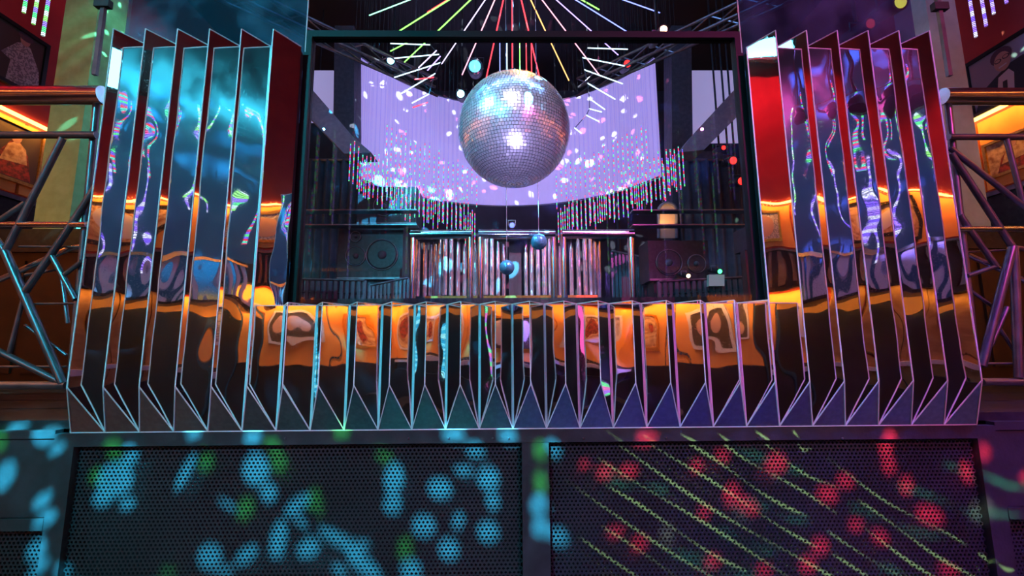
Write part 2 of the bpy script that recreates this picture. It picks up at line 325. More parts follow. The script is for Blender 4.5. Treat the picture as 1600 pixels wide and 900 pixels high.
# stage deck and riser
DK = thing('stage_floor', 'dark plank stage deck beside the mirrored booth', 'floor'); tag(DK, kind='structure')
for k in range(13):
    a = MB().box((-WX, .03+k*.12, DECK-.03), (WX, .03+k*.12+.112, DECK-(k % 3)*.001)).build('plank', 'plank'); a.parent = DK
rz = lambda x, y: P(x, y, .02).z
rx = lambda x, y: P(x, y, .02).x
SF = thing('wall_stage', 'black stage riser with perforated steel grilles below the booth', 'stage front'); tag(SF, kind='structure')
def brd(name, x0, x1, z0, z1, y0=.0, y1=.03, m='fascia'): o = MB().box((x0, y0, z0), (x1, y1, z1)).build(name, m); o.parent = SF; return o
xl0, xl1 = rx(112, 790), rx(816, 790); xr0, xr1 = rx(858, 790), rx(1534, 790); zt = rz(800, 690)
brd('backing_board', -WX, WX, FZ, DECK-.03, .075, .1, 'cloth')
brd('top_board', xl0, xr1, zt, -.004)
brd('centre_post', xl1, xr0, FZ, zt-.001, -.004, .03)
brd('end_post', xl0-.07, xl0, FZ, -.004); brd('end_post', xr1, xr1+.07, FZ, -.004)
zs = rz(50, 806); zs2 = rz(50, 826)
for x0, x1 in ((-WX, xl0-.07), (xr1+.07, WX)):
    brd('edge_board', x0, x1, rz(50, 684), DECK-.03, -.0, .03); brd('side_board', x0, x1, zs, rz(50, 686), .006, .03)
    brd('side_rail', x0, x1, zs2, zs-.003, -.002, .03); brd('plinth', x0, x1, FZ, FZ+.06)
for k in range(9):
    for px_ in (702, 770, 795, 1038, 910, 1180, 1310, 640, 450)[k:k+1]:
        o = MB().lathe([(.004, 0), (.004, .003), (.002, .004)], (rx(px_, 687), 0, rz(px_, 683)), 8, 'y').build('screw_head', 'steel'); o.parent = SF
def grille(x0, x1, z0, z1, y):
    p = .0148; r0 = p/math.sqrt(3); ri = .0052; v = []; f = []
    rows = int((z1-z0)/(p*.866)); colsn = int((x1-x0)/p)
    for j in range(rows):
        for i in range(colsn):
            cx = x0+p*(i+.5+(.5 if j % 2 else 0)); cz = z0+p*.866*(j+.5); n = len(v)
            if cx > x1-p*.4: continue
            for k in range(6):
                t = math.radians(30+60*k); v.append((cx+r0*math.cos(t), y, cz+r0*math.sin(t)))
            for k in range(6):
                t = math.radians(30+60*k); v.append((cx+ri*math.cos(t), y, cz+ri*math.sin(t)))
            for k in range(6):
                t = math.radians(30+60*k); v.append((cx+ri*math.cos(t), y+.003, cz+ri*math.sin(t)))
            for k in range(6):
                q = (k+1) % 6
                f.append((n+k, n+q, n+6+q, n+6+k)); f.append((n+6+k, n+6+q, n+12+q, n+12+k))
    b = MB(); b.add(v, f); o = b.build('perforated_grille', 'grille'); o.parent = SF; return o
grille(xl0, xl1, -.62, zt, .02); grille(xr0, xr1, -.62, zt, .02)
grille(-2.6, xl0-.07, -.62, zs2, .02); grille(xr1+.07, 2.6, -.62, zs2, .02)
# low wood walls and raised platform behind the booth
for s, nm in ((-1, 'left'), (1, 'right')):
    xs = sorted((s*WX, s*1.75))
    w = struct(MB().box((xs[0], 1.55, DECK), (xs[1], 1.62, 1.0)).build('wall_low_'+nm, 'brownwall'), 'low dark red brown panelled wall behind the %s truss railing' % nm, 'wall')
    for k in range(5):
        a = xs[0]+.05+k*.56; put(MB().box((a, 1.535, DECK+.1), (a+.5, 1.55, .94)).build('wood_panel', 'brownwall'), w)
    put(MB().box((xs[0], 1.52, 1.0), (xs[1], 1.7, 1.17)).build('ledge', 'black'), w)
PLZ = P(800, 474, 3.0).z
struct(MB().box((-3.2, 2.5, DECK-.03), (3.2, YB, PLZ)).build('floor_platform', 'black'), 'black raised platform behind the booth window', 'platform')

# ------------------------------------------------------------------ mirrored booth
W, D_, RB, HS, HT = .12, 0.0974, 0.1646, 0.4474, 1.4913
BOOTH = thing('dj_booth', 'mirrored booth front of upright triangular fins, low in the middle and tall at both ends', 'booth')
def slabn(poly, th):
    a, b, c = (Vector(p) for p in poly[:3]); n = (b-a).cross(c-a).normalized(); return MB().slab(poly, -n*th)
for i in range(27):
    k = -13+i; tall = k <= -8 or k >= 8; h = HT if tall else HS
    a = Vector((k*W, 0, 0)); b = Vector(((k+1)*W, 0, 0)); r = Vector(((k+.5)*W, -D_, RB)); up = lambda v, z=h: Vector((v.x, v.y, z))
    e = .004
    core = MB().add([(a.x+e, -.0005, e*2), (b.x-e, -.0005, e*2), (r.x, -D_+e*2.2, RB+e), (a.x+e, -.0005, h-e), (b.x-e, -.0005, h-e), (r.x, -D_+e*2.2, h-e)],
                    [(0, 2, 1), (3, 4, 5), (0, 1, 4, 3), (1, 2, 5, 4), (2, 0, 3, 5)]).build('mirror_fin', 'black', BOOTH)
    tag(core, 'tall mirrored fin' if tall else 'short mirrored fin')
    j = lambda: random.uniform(-.0012, .0012)
    slabn([a, r, up(r), up(a)], .002).build('mirror_panel', 'mirror', core)
    slabn([r, b, up(b), up(r)], .002).build('mirror_panel', 'mirror', core)
    tag(slabn([a, b, r], .002).build('base_facet', 'facet', core), 'dark slanting triangular foot')
    MB().slab([up(a), up(r), up(b)], (0, 0, .002)).build('top_cap', 'mirror', core)
    tr = MB(); rr = .0021
    o = Vector((0, -.0012, 0))
    for p, q in ((r, up(r)), (a, b), (a, r), (b, r), (up(a), up(r)), (up(r), up(b))): tr.tube([p+o, q+o], rr, 4)
    tag(tr.build('edge_trim', 'edge', core), 'pale polished edges')
    if i == 0 or not tall == (k-1 <= -8 or k-1 >= 8) or True:
        MB().tube([a+o*2, up(a)+o*2], .0026, 4).build('valley_seam', 'edge', core)
MB().box((-13*W, .001, -.02), (14*W, .028, .02)).build('base_rail', 'black', BOOTH)
for x0, x1, z1 in ((-13*W, -7*W, HT-.02), (8*W, 14*W, HT-.02), (-7*W+.001, 8*W-.001, HS-.01)): MB().box((x0, .002, .02), (x1, .02, z1)).build('backing_panel', 'black', BOOTH)

# ------------------------------------------------------------------ window and acrylic sheets
WY = .05
tl, trr, bl, br_ = P(478, 52, WY), P(1166, 52, WY), P(452, 478, WY), P(1196, 478, WY)
x0, x1 = -7*W-.005, 8*W+.005; z1 = tl.z; z0 = HS-.02; fwid = .03
win = thing('window_1', 'large clear window in a thin black frame above the low fins', 'window', (0, WY, z0)); tag(win, kind='structure')
for a, b in (((x0, z0), (x0+fwid, z1)), ((x1-fwid, z0), (x1, z1)), ((x0+fwid, z1-.028), (x1-fwid, z1)), ((x0+fwid, z0), (x1-fwid, z0+.02))):
    put(MB().box((a[0], WY-.018, a[1]), (b[0], WY+.02, b[1])).build('frame_bar', 'frameblack'), win)
put(MB().box((x0+fwid, WY-.003, z0+.02), (x1-fwid, WY+.003, z1-.028)).build('pane', 'glass'), win)
for s, nm, xa, xb in ((-1, 'left', -13*W-.02, -7*W+.0), (1, 'right', 8*W-.0, 14*W+.02)):
    t = thing('acrylic_sheet', 'tall acrylic sheet tinted with reflected blue standing behind the %s tall fins' % nm, 'acrylic sheet', ((xa+xb)/2, .04, DECK))  # blue here is a reflection painted into clear acrylic
    yy = .034; zt_ = 2.05; n = 8; R_ = .12; xi = xb if s < 0 else xa; xo = xa if s < 0 else xb
    poly = [(xo, yy, DECK), (xi, yy, DECK)]+[(xi+s*R_*(1-math.cos(q*math.pi/2/n)), yy, zt_-R_+R_*math.sin(q*math.pi/2/n)) for q in range(n+1)]+[(xo, yy, zt_)]
    put(MB().slab(poly, (0, .008, 0)).build('sheet', 'acrylic'), t)
    e = MB(); e.tube([(xi, yy-.001, HT), (xi, yy-.001, zt_-R_)], .0025, 5); put(e.build('sheet_edge', 'edge'), t)
    bx = P(157 if s < 0 else 1473, 60, .03).x
    put(MB().box((bx-.008, .02, P(157, 118, .03).z), (bx+.008, .034, 2.0)).build('support_strip', 'steel'), t)
    put(MB().box((bx-.03, .012, P(157, 14, .03).z), (bx+.03, .034, P(157, 3, .03).z)).build('clamp', 'black'), t)

# ------------------------------------------------------------------ truss railings
def truss(label, segs, Y=.07):
    t = thing('truss_railing', label, 'railing', (P(40 if 'left' in label else 1560, 600, Y).x, Y, DECK))
    for name, m, pts, r in segs:
        put(MB().tube([P(x, y, Y+dy) for x, y, dy in pts], r*(Y-CAM.y)/F, 14 if r > 8 else 8).build(name, m), t)
    return t
def sg(name, m, r, *pts): return (name, m, [(p[0], p[1], p[2] if len(p) > 2 else 0) for p in pts], r)
truss('welded steel truss railing left of the mirrored booth', [
    sg('top_rail', 'chrome', 15, (-1040, 151), (162, 149)), sg('upper_rail', 'steel', 6, (-1040, 211), (151, 211)),
    sg('lower_rail', 'chrome', 5, (-1040, 352), (136, 351)), sg('bottom_chord', 'steel', 6, (-1040, 603), (104, 602)),
    sg('brace', 'steel', 5, (98, 216), (8, 393)), sg('brace', 'steel', 4, (40, 317), (-62, 385)),
    sg('brace', 'steel', 5, (150, 292), (80, 398), (39, 456)), sg('brace', 'steel', 6, (8, 393), (98, 599)),
    sg('brace', 'steel', 4, (80, 398), (118, 468)), sg('hand_rail', 'chrome', 4.5, (-60, 462, .05), (0, 437, .05), (78, 402, .05), (110, 388, .05), (132, 384, .05)),
    sg('brace', 'steel', 3.5, (128, 408), (100, 430)), sg('brace', 'steel', 5, (-60, 520), (0, 550), (98, 599)),
    sg('cross_wire', 'steel', 1.6, (30, 385, .02), (130, 386, .02)), sg('cross_wire', 'steel', 1.6, (38, 475, .02), (117, 474, .02)),
    sg('cross_wire', 'steel', 1.8, (-60, 573, .02), (104, 573, .02)), sg('brace', 'steel', 3, (39, 456), (12, 560)),
    sg('brace', 'steel', 3, (40, 430, .03), (95, 420, .03), (106, 505, .03)), sg('brace', 'steel', 2.4, (39, 508, .03), (104, 555, .03)),
    sg('brace', 'steel', 5, (-62, 300), (8, 393)), sg('post', 'steel', 6, (-62, 150), (-62, 640)), sg('post', 'steel', 6, (-520, 150), (-520, 640)), sg('brace', 'steel', 5, (-62, 215), (-520, 600)), sg('end_post', 'steel', 5, (152, 150, .02), (110, 603, .02))])
truss('welded steel truss railing right of the mirrored booth', [
    sg('top_rail', 'chrome', 14, (1472, 151), (2640, 151)), sg('upper_rail', 'steel', 5.5, (1482, 214), (2640, 215)),
    sg('lower_rail', 'chrome', 5, (1496, 358), (2640, 358)), sg('bottom_chord', 'steel', 6, (1534, 597), (2640, 594)),
    sg('brace', 'steel', 4.5, (1484, 231), (1600, 323), (1680, 388)), sg('brace', 'steel', 5, (1486, 240), (1582, 386)),
    sg('brace', 'steel', 4, (1573, 218), (1600, 323)), sg('brace', 'steel', 4.5, (1500, 336), (1556, 416)),
    sg('brace', 'steel', 6, (1582, 386), (1534, 572)), sg('brace', 'steel', 6, (1584, 386), (1592, 590)),
    sg('hand_rail', 'chrome', 4.5, (1505, 395, .05), (1554, 417, .05), (1600, 438, .05), (1680, 477, .02)),
    sg('brace', 'steel', 3.5, (1556, 416), (1512, 431)), sg('brace', 'steel', 4, (1582, 386), (1680, 402)),
    sg('brace', 'steel', 2.6, (1518, 455, .03), (1552, 480, .03)), sg('brace', 'steel', 2.6, (1560, 510, .03), (1590, 556, .03)),
    sg('cross_wire', 'steel', 1.8, (1530, 568, .02), (1680, 568, .01)), sg('cross_wire', 'steel', 1.6, (1508, 394, .02), (1580, 390, .02)),
    sg('brace', 'steel', 3.5, (1574, 480), (1548, 540)), sg('post', 'steel', 6, (1680, 150), (1680, 640)), sg('post', 'steel', 6, (2140, 150), (2140, 640)), sg('brace', 'steel', 5, (1680, 215), (2140, 598)), sg('end_post', 'steel', 5, (1480, 150, .02), (1528, 597, .02))])

# ------------------------------------------------------------------ columns beyond the railings
def column(label, xa, xb, m, Y=1.75, dep=.3):
    a, b = P(xa, 200, Y), P(xb, 200, Y); t = thing('column', label, 'column', ((a.x+b.x)/2, Y+dep/2, DECK))
    put(MB().box((a.x, Y, DECK+.25), (b.x, Y+dep, CZ)).build('shaft', m), t)
    put(MB().box((a.x-.03, Y-.03, DECK), (b.x+.03, Y+dep+.03, DECK+.25)).build('base', 'black'), t)
    return t
column('square plaster column washed teal and olive behind the left railing', 74, 128, 'olive')
column('square grey plaster column behind the right railing', 1476, 1524, 'greycol')

# ------------------------------------------------------------------ pictures on the side walls
def picture(side, y0, y1, za, zb, label, fm, bg, shapes, fw=.035, group=None, out=.03):
    xw = side*(WX-out); t = thing('framed_picture', label, 'picture', (xw, (y0+y1)/2, za), group)
    def pl(poly, dep, th):            # (s,t) in 0..1 across the picture; s runs left to right for the viewer
        pts = []
        for u, v in poly:
            y = (y0+(y1-y0)*u) if side < 0 else (y1-(y1-y0)*u); pts.append((xw-side*dep, y, za+(zb-za)*v))
        return MB().slab(pts, (-side*th, 0, 0))
    fu, fv = fw/(y1-y0), fw/(zb-za)
    for q in (((0, 0), (1, 0), (1, fv), (0, fv)), ((0, 1-fv), (1, 1-fv), (1, 1), (0, 1)), ((0, fv), (fu, fv), (fu, 1-fv), (0, 1-fv)), ((1-fu, fv), (1, fv), (1, 1-fv), (1-fu, 1-fv))):
        put(pl(q, 0, .03).build('frame_bar', fm), t)
    put(pl(((fu, fv), (1-fu, fv), (1-fu, 1-fv), (fu, 1-fv)), 0, .012).build('print', bg), t)
    for q, (nm, m, poly) in enumerate(shapes): put(pl(poly, .0125+.0012*q, .001).build(nm, m), t)
    return t
lace = [('printed_gown', 'lace', [(.42, .05), (.95, .05), (.9, .45), (.72, .75), (.62, .82), (.5, .72), (.3, .45), (.45, .4)]), ('printed_head', 'skin', ell(.62, .83, .08, .09)), ('printed_hair', 'hair', ell(.62, .89, .12, .07))]
fig = [('printed_robe', 'redprint', [(.2, .08), (.85, .08), (.75, .5), (.6, .68), (.45, .68), (.3, .45)]), ('printed_shawl', 'warmprint', [(.3, .3), (.75, .35), (.7, .6), (.55, .7), (.4, .6)]), ('printed_head', 'skin', ell(.52, .76, .09, .11))]
man = [('printed_jacket', 'dark', [(.06, .06), (.94, .06), (.97, .5), (.8, .62), (.62, .6), (.42, .5), (.18, .36)]), ('printed_shirt', 'shirt', [(.38, .06), (.62, .06), (.66, .42), (.6, .52), (.45, .46)]), ('printed_tie', 'dark', [(.47, .08), (.54, .08), (.56, .36), (.5, .36)]),
       ('printed_hair', 'hair', ell(.53, .79, .15, .14)), ('printed_face', 'skin', ell(.54, .69, .115, .16)), ('printed_glasses', 'dark', ell(.485, .725, .05, .035)), ('printed_glasses', 'dark', ell(.6, .74, .05, .035)), ('printed_lens', 'skin', ell(.485, .725, .036, .023)), ('printed_lens', 'skin', ell(.6, .74, .036, .023)), ('printed_smile', 'shirt', [(.49, .59), (.6, .61), (.6, .63), (.49, .615)])]
def wl(x, y): return PX(x, y, -WX)
def wr(x, y): return PX(x, y, WX)
a, b = wl(-40, 60), wl(72, 60); picture(-1, a.y, b.y, wl(40, 150).z, wl(40, 52).z, 'dark framed picture of a figure in pale lace on the upper left wall', 'blackframe', 'canvas', lace)
a, b = wl(-40, 230), wl(62, 230); picture(-1, a.y, b.y, wl(30, 290).z, wl(30, 196).z, 'gilt framed painting glowing under the amber strip on the left wall', 'gold', 'canvas', fig, .03)
a, b = wl(-60, 320), wl(36, 320); picture(-1, a.y, b.y, wl(0, 345).z, wl(0, 306).z, 'low gilt framed picture just above the left wall ledge', 'gold', 'warmprint', [('printed_shape', 'redprint', ell(.6, .5, .25, .35))], .02)
a, b = wr(1516, 120), wr(1640, 120); picture(1, b.y, a.y, wr(1560, 170).z, wr(1560, 74).z, 'black framed portrait of a smiling man in glasses and dark jacket', 'blackframe', 'photobg', man)
a, b = wr(1546, 250), wr(1640, 250); picture(1, b.y, a.y, wr(1580, 272).z, wr(1580, 212).z, 'gilt framed painting glowing under the amber strip on the right wall', 'gold', 'warmprint', fig, .025)
a, b = wr(1570, 330), wr(1660, 330); picture(1, b.y, a.y, wr(1600, 345).z, wr(1600, 312).z, 'low framed picture just above the right wall ledge', 'gold', 'lace', [('printed_shape', 'canvas', ell(.4, .5, .25, .35))], .02)
ORD = ['first', 'second', 'third', 'fourth', 'fifth', 'sixth', 'seventh', 'eighth', 'ninth', 'tenth', 'eleventh', 'twelfth', 'thirteenth', 'fourteenth', 'fifteenth', 'sixteenth', 'seventeenth', 'eighteenth', 'nineteenth', 'twentieth']
TENS = ['twenty', 'thirty', 'forty']
def ordw(n): return ORD[n-1] if n <= 20 else (TENS[n//10-2][:-1]+'ieth' if n % 10 == 0 else TENS[n//10-2]+'-'+ORD[n % 10-1])
for s, nm in ((-1, 'left'), (1, 'right')):
    for q, y in enumerate((.42, -.85, -3.95, -4.95)):
        picture(s, y, y+.56, .38, .92, 'picture on the lower orange %s wall, %s from the stage' % (nm, ORD[q]), ('gold', 'shirt')[q % 2], ('warmprint', 'lace', 'canvas')[q % 3], [('printed_shape', ('redprint', 'skin', 'shirt')[q % 3], ell(.5, .5, .26, .33))], .05, 'lower %s wall pictures' % nm)
    for q, y in enumerate((.6, -.7, -2.0, -3.3, -4.6)):
        picture(s, y, y+.7, 1.82, 2.36, 'picture on the upper orange %s wall, %s from the stage' % (nm, ORD[q]), 'gold' if q % 2 else 'blackframe', ('canvas', 'lace', 'warmprint')[q % 3], [('printed_shape', ('redprint', 'skin', 'shirt')[q % 3], ell(.5, .5, .26, .33))], .045, 'upper %s wall pictures' % nm)

# ------------------------------------------------------------------ curved screen, side screens, pillars, soffits
scr = MB(); R_ = 2.45; yc = 7.3+CAM.y-R_; n = 48; am = math.radians(62)
zt_, zb_ = P(800, 165, yc+R_).z, P(800, 322, yc+R_).z
vs = []; fs = []
for q in range(n+1):
    t = -am+2*am*q/n
    for rr in (R_, R_+.03):
        for z in (zb_, zt_): vs.append((.02+rr*math.sin(t), yc+rr*math.cos(t), z))
for q in range(n):
    a = q*4; b = a+4
    fs += [(a, a+1, b+1, b), (a+2, b+2, b+3, a+3), (a+1, a+3, b+3, b+1), (a, b, b+2, a+2)]
fs += [(0, 2, 3, 1), (n*4, n*4+1, n*4+3, n*4+2)]
CS = thing('curved_screen', 'wide concave lavender projection screen behind the mirror ball', 'screen', (0, yc+R_, PLZ))
put(MB().add(vs, fs, False).build('screen_sheet', 'screen'), CS)
hem = MB()
for z in (zt_, zb_): hem.tube([(.02+(R_-.005)*math.sin(-am+2*am*q/n), yc+(R_-.005)*math.cos(-am+2*am*q/n), z) for q in range(n+1)], .012, 6)
put(hem.build('hem_tube', 'beam'), CS)
for q in (-.75, .75):
    x, y = .02+(R_+.06)*math.sin(q), yc+(R_+.06)*math.cos(q); put(MB().tube([(x, y, PLZ), (x, y, zt_)], .03, 8).build('support_pole', 'black'), CS)
def pslab(name, poly, Y, th, m, label=None, cat=None, root=None):
    o = MB().slab([P(x, y, Y) for x, y in poly], (0, th, 0)).build(name, m)
    if label: tag(o, label, cat)
    if root: put(o, root)
    return o
pslab('side_screen', [(462, 110), (521, 110), (521, 190), (462, 190)], 4.3, .04, 'sidescreen', 'pale flat side screen behind the left sloping soffit', 'screen')
hang_screen = bpy.data.objects['side_screen']
pslab('side_screen', [(1080, 110), (1166, 110), (1166, 222), (1083, 222)], 4.3, .04, 'sidescreen', 'pale flat side screen behind the right sloping soffit', 'screen')
for o_, xx in ((hang_screen, 500), (bpy.data.objects['side_screen.001'], 1120)):
    p = P(xx, 112, 4.33); MB().tube([p, (p.x, p.y, CZ)], .01, 6).build('hanging_rod', 'black', o_)
pslab('pillar', [(523, 40), (553, 40), (553, 478), (516, 478)], 3.9, .3, 'pillar', 'charcoal pillar left of the curved screen', 'pillar')
pslab('pillar', [(1049, 40), (1080, 40), (1086, 478), (1052, 478)], 3.9, .3, 'pillar', 'charcoal pillar right of the curved screen', 'pillar')
pslab('soffit_beam', [(440, 86), (482, 133), (553, 215), (580, 238), (538, 240), (440, 138)], 3.0, .25, 'beam', 'grey sloping soffit across the left side screen', 'beam')
pslab('soffit_beam', [(1200, 84), (1153, 134), (1080, 213), (1062, 238), (1100, 234), (1200, 134)], 3.0, .25, 'beam', 'grey sloping soffit across the right side screen', 'beam')

# ------------------------------------------------------------------ mirror ball
def mball(name, label, c, r, rows, cable, tilt=.02, m='tile'):
    c = Vector(c); t = thing(name, label, 'mirror ball', c-Vector((0, 0, r)))
    core = MB(); prof = [(max(.001, r*.985*math.sin(math.pi*q/16)), -r*.985*math.cos(math.pi*q/16)) for q in range(17)]
    put(core.lathe(prof, c, 28).build('ball_core', 'ballcore'), t)
    b = MB()
    for j in range(rows):
        t0, t1 = math.pi*(j+.06)/rows, math.pi*(j+.94)/rows; n = max(4, int(2*rows*math.sin((t0+t1)/2)))
        for i in range(n):
            p0, p1 = 2*math.pi*(i+.06)/n, 2*math.pi*(i+.94)/n; vs = []
            for th, ph in ((t0, p0), (t1, p0), (t1, p1), (t0, p1)): vs.append(Vector((math.sin(th)*math.cos(ph), math.sin(th)*math.sin(ph), math.cos(th)))*r)
            m_ = sum(vs, Vector())/4; ax = Vector((random.gauss(0, 1), random.gauss(0, 1), random.gauss(0, 1))).normalized()
            Q = Matrix.Rotation(random.gauss(0, tilt), 3, ax)
            b.add([c+m_*1.004+Q@(v-m_) for v in vs], [(0, 1, 2, 3)])
    put(tag(b.build('mirror_tiles', m), kind='stuff'), t)
    put(MB().lathe([(r*.16, r*.97), (r*.16, r*1.06), (r*.06, r*1.1), (r*.06, r*1.2)], c, 14).build('hanger_cap', 'chrome'), t)
    if cable: put(MB().tube([c+Vector((0, 0, r*1.15)), Vector((c.x, c.y, CZ))], .004, 6).build('cable', 'steel'), t)
    return t
BY = 1.78; bc = P(803, 205, BY); br = 92*(BY-CAM.y)/F
mball('mirror_ball', 'large mirror ball hanging before the curved screen', bc, br, 58, True, .05)
for x, y, r, lab in ((842, 378, 13, 'ghost reflection of a mirror ball, built as a small blue ball over the chrome rail'), (792, 418, 12, 'ghost reflection of a mirror ball, built as a small blue ball below the chrome rail')):
    mball('ghost_mirror_ball', lab, P(x, y, 2.6), r*(2.6-CAM.y)/F, 16, True, .09, 'tile_glitter')  # solid balls added where reflections of mirror balls float

# ------------------------------------------------------------------ LED starburst, fans, tubes
wire_me = []
def wire(o):
    h = CZ-o.location.z
    if not wire_me:
        w = MB().tube([(0, 0, 0), (0, 0, 1)], .0005, 4).build('wire', 'black'); wire_me.append(w.data)
    else: w = bpy.data.objects.new('wire', wire_me[0]); COL.objects.link(w)
    w.parent = o; w.scale = (1, 1, h); return o
HUB = P(800, -62, 2.4)
sb = thing('led_starburst', 'starburst of coloured LED strips radiating above the mirror ball', 'LED light', HUB)
put(MB().lathe([(.03, -.04), (.09, -.03), (.09, .03), (.03, .05)], HUB, 16).build('hub', 'black'), sb)
put(MB().tube([HUB, (HUB.x, HUB.y, CZ)], .012, 6).build('drop_rod', 'steel'), sb)
def strip(name, p0, p1, r, m, root): return put(MB().tube([p0, p1], r, 6).build(name, m), root)
for x, y, c, Y in ((577, 24, 'mint', 2.7), (596, 66, 'green', 2.9), (672, 60, 'green', 3.1), (690, 100, 'lilac', 3.2), (722, 117, 'pink', 3.2), (758, 130, 'red', 3.2), (801, 132, 'red', 3.2), (846, 134, 'red', 3.2), (889, 126, 'amber', 3.2), (937, 118, 'pink', 3.1), (966, 86, 'violet', 3.0), (1006, 66, 'blue', 2.8), (1031, 20, 'blue', 2.7), (668, 19, 'red', 3.3), (936, 15, 'green', 3.3)):
    strip('led_strip', HUB, P(x, y, Y), .0075 if c in ('red', 'green') else .006, 'led_'+c, sb)
for x, c, y1 in ((781, 'blue', 118), (792, 'ice', 118), (812, 'green', 118), (822, 'red', 118), (830, 'red', 120)):
    o = MB().tube([(0, 0, 0), (0, 0, -.5)], .004, 6).build('led_string', 'led_'+c); o.location = P(x, 60, 2.05); wire(o)
    tag(o, {781: 'blue LED string leftmost of the strings over the mirror ball', 792: 'ice white LED string hanging over the mirror ball', 812: 'green LED string hanging over the mirror ball', 822: 'red LED string beside the green one over the mirror ball', 830: 'red LED string rightmost of the strings over the mirror ball'}[x], 'LED string')
def fan(label, segs):
    c = P(sum(s[0] for s in segs)/len(segs), segs[0][1], 2.9); t = thing('led_fan', label, 'LED light', c)
    spine = MB()
    for xa, ya, xb, yb, c in segs: strip('led_strip', P(xa, ya, 2.9), P(xb, yb, 3.0), .006, 'led_'+c, t)
    inner = [(P(s[2], s[3], 3.0)) for s in segs if s[4] == 'ice']
    put(MB().tube(inner, .005, 5).build('spine', 'black'), t); put(MB().tube([inner[0], (inner[0].x, inner[0].y, CZ)], .006, 5).build('drop_rod', 'black'), t)
fan('fan of short icy LED strips left of the mirror ball', [(610, 68, 672, 70, 'ice'), (616, 91, 686, 85, 'ice'), (616, 121, 688, 98, 'ice'), (627, 146, 680, 115, 'ice'), (644, 161, 670, 147, 'ice'), (610, 80, 645, 62, 'green'), (632, 97, 667, 64, 'green'), (654, 106, 682, 79, 'lilac'), (668, 110, 688, 88, 'violet'), (648, 124, 678, 121, 'red'), (645, 168, 668, 160, 'red')])
fan('fan of short icy LED strips right of the mirror ball', [(981, 77, 918, 75, 'ice'), (976, 103, 910, 90, 'ice'), (973, 131, 913, 109, 'ice'), (961, 155, 918, 130, 'ice'), (945, 171, 921, 154, 'ice'), (940, 175, 921, 170, 'ice'), (936, 190, 916, 180, 'ice'), (908, 208, 898, 200, 'ice')])
tubes = {}
def ledtube(L, m, r=.006):
    k = (round(L, 2), m)
    if k not in tubes:
        tubes[k] = MB().tube([(0, 0, 0), (0, 0, -L)], r, 6).build('led_tube', m); return tubes[k]
    o = tubes[k].copy(); COL.objects.link(o); return o
for s in (-1, 1):
    nm = 'left' if s < 0 else 'right'
    for row, (xa, ya, xb, yb, Ya, Yb, L, n) in enumerate(((548, 224, 738, 322, 2.2, 3.4, .42, 31), (563, 250, 742, 336, 2.35, 3.5, .38, 26), (605, 196, 745, 268, 3.0, 3.8, .46, 20))):
        for q in range(n):
            u = q/(n-1); x = xa+(xb-xa)*u; y = ya+(yb-ya)*u+random.uniform(-9, 9); Yq = Ya+(Yb-Ya)*u
            if s > 0: x = 1606-x+8
            o = ledtube(L*(1 if q % 3 else .85), 'rain', .0048); o.location = P(x, y, Yq)
            wire(o); tag(o, '%s LED tube from outside in the %s row %s of the mirror ball' % (ordw(q+1), ('front', 'middle', 'back')[row], nm), 'LED tube', 'LED tubes %s of the mirror ball' % nm)
for x, y1, m, lab in ((37, 20, 'raingreen', 'pale'), (52, 38, 'raingreen', 'green'), (67, 56, 'raingreen', 'longest')):
    o = ledtube(.9, m, .011); p = P(x, y1, 1.5); o.location = p+Vector((0, 0, .9)); wire(o)
    tag(o, '%s green LED tube hanging at the top left wall' % lab, 'LED tube')
for x, y1, lab in ((1525, 58, 'longest violet LED tube hanging beside the right column'), (1541, 41, 'second violet LED tube from the right column'), (1553, 22, 'third violet LED tube from the right column'), (1573, 5, 'outermost violet LED tube at the top right')):
    o = ledtube(.9, 'rainblue', .011); p = P(x, y1, 1.5); o.location = p+Vector((0, 0, .9)); wire(o); tag(o, lab, 'LED tube')
for s_, nm in ((-1, 'left'), (1, 'right')):   # rain over the dance floor, seen in the mirrors
    for q in range(40):
        o = ledtube(1.2 if q % 2 else .9, ('rain', 'rainblue', 'rain', 'raingreen')[q % 4], .012); o.location = (s_*(4.3-q*.085), YR+.75+.25*(q % 3), 3.75-.5*abs(math.sin(q*.21))-(.9 if q % 5 == 0 else 0))
        wire(o); tag(o, '%s LED tube from the %s wall over the dance floor' % (ordw(q+1), nm), 'LED tube', 'LED tubes over the dance floor')

# ------------------------------------------------------------------ chrome rails, tube screen, balustrades
def railf(label, pts, posts, Y=2.75):
    t = thing('chrome_rail', label, 'railing', (P(pts[0][0], 470, Y).x, Y, PLZ))
    put(MB().tube([P(x, y, Y) for x, y in pts], 7.5*(Y-CAM.y)/F, 14).build('hand_rail', 'chrome'), t)
    for x, y in posts:
        p = P(x, y, Y); put(MB().tube([p, (p.x, p.y, PLZ)], 5.2*(Y-CAM.y)/F, 12).build('post', 'chrome'), t)
        put(MB().lathe([(.055, 0), (.055, .012), (.03, .02)], (p.x, p.y, PLZ), 14).build('post_foot', 'chrome'), t)
railf('chrome rail with one post left of the platform gap', [(642, 367), (737, 366)], [(735, 366), (646, 367)])
railf('middle chrome rail between the two pairs of posts', [(748, 366), (867, 366)], [(751, 366), (864, 366)])
railf('chrome rail with one post right of the platform gap', [(878, 366), (990, 366)], [(880, 366), (985, 367)])
TS = thing('tube_screen', 'screen of upright mirrored tubes behind the chrome rails', 'screen', (P(797, 470, 3.7).x, 3.7, PLZ))
k = 0
for x in range(652, 946, 9):
    if 788 < x < 816: continue
    p0, p1 = P(x, 374, 3.7), P(x, 463, 3.7); yy = 3.7+.12*math.sin(k*.9); k += 1
    put(MB().tube([(p1.x, yy, p1.z), (p1.x, yy, p0.z)], 3.6*(3.7-CAM.y)/F, 10).build('tube', 'tube'), TS)
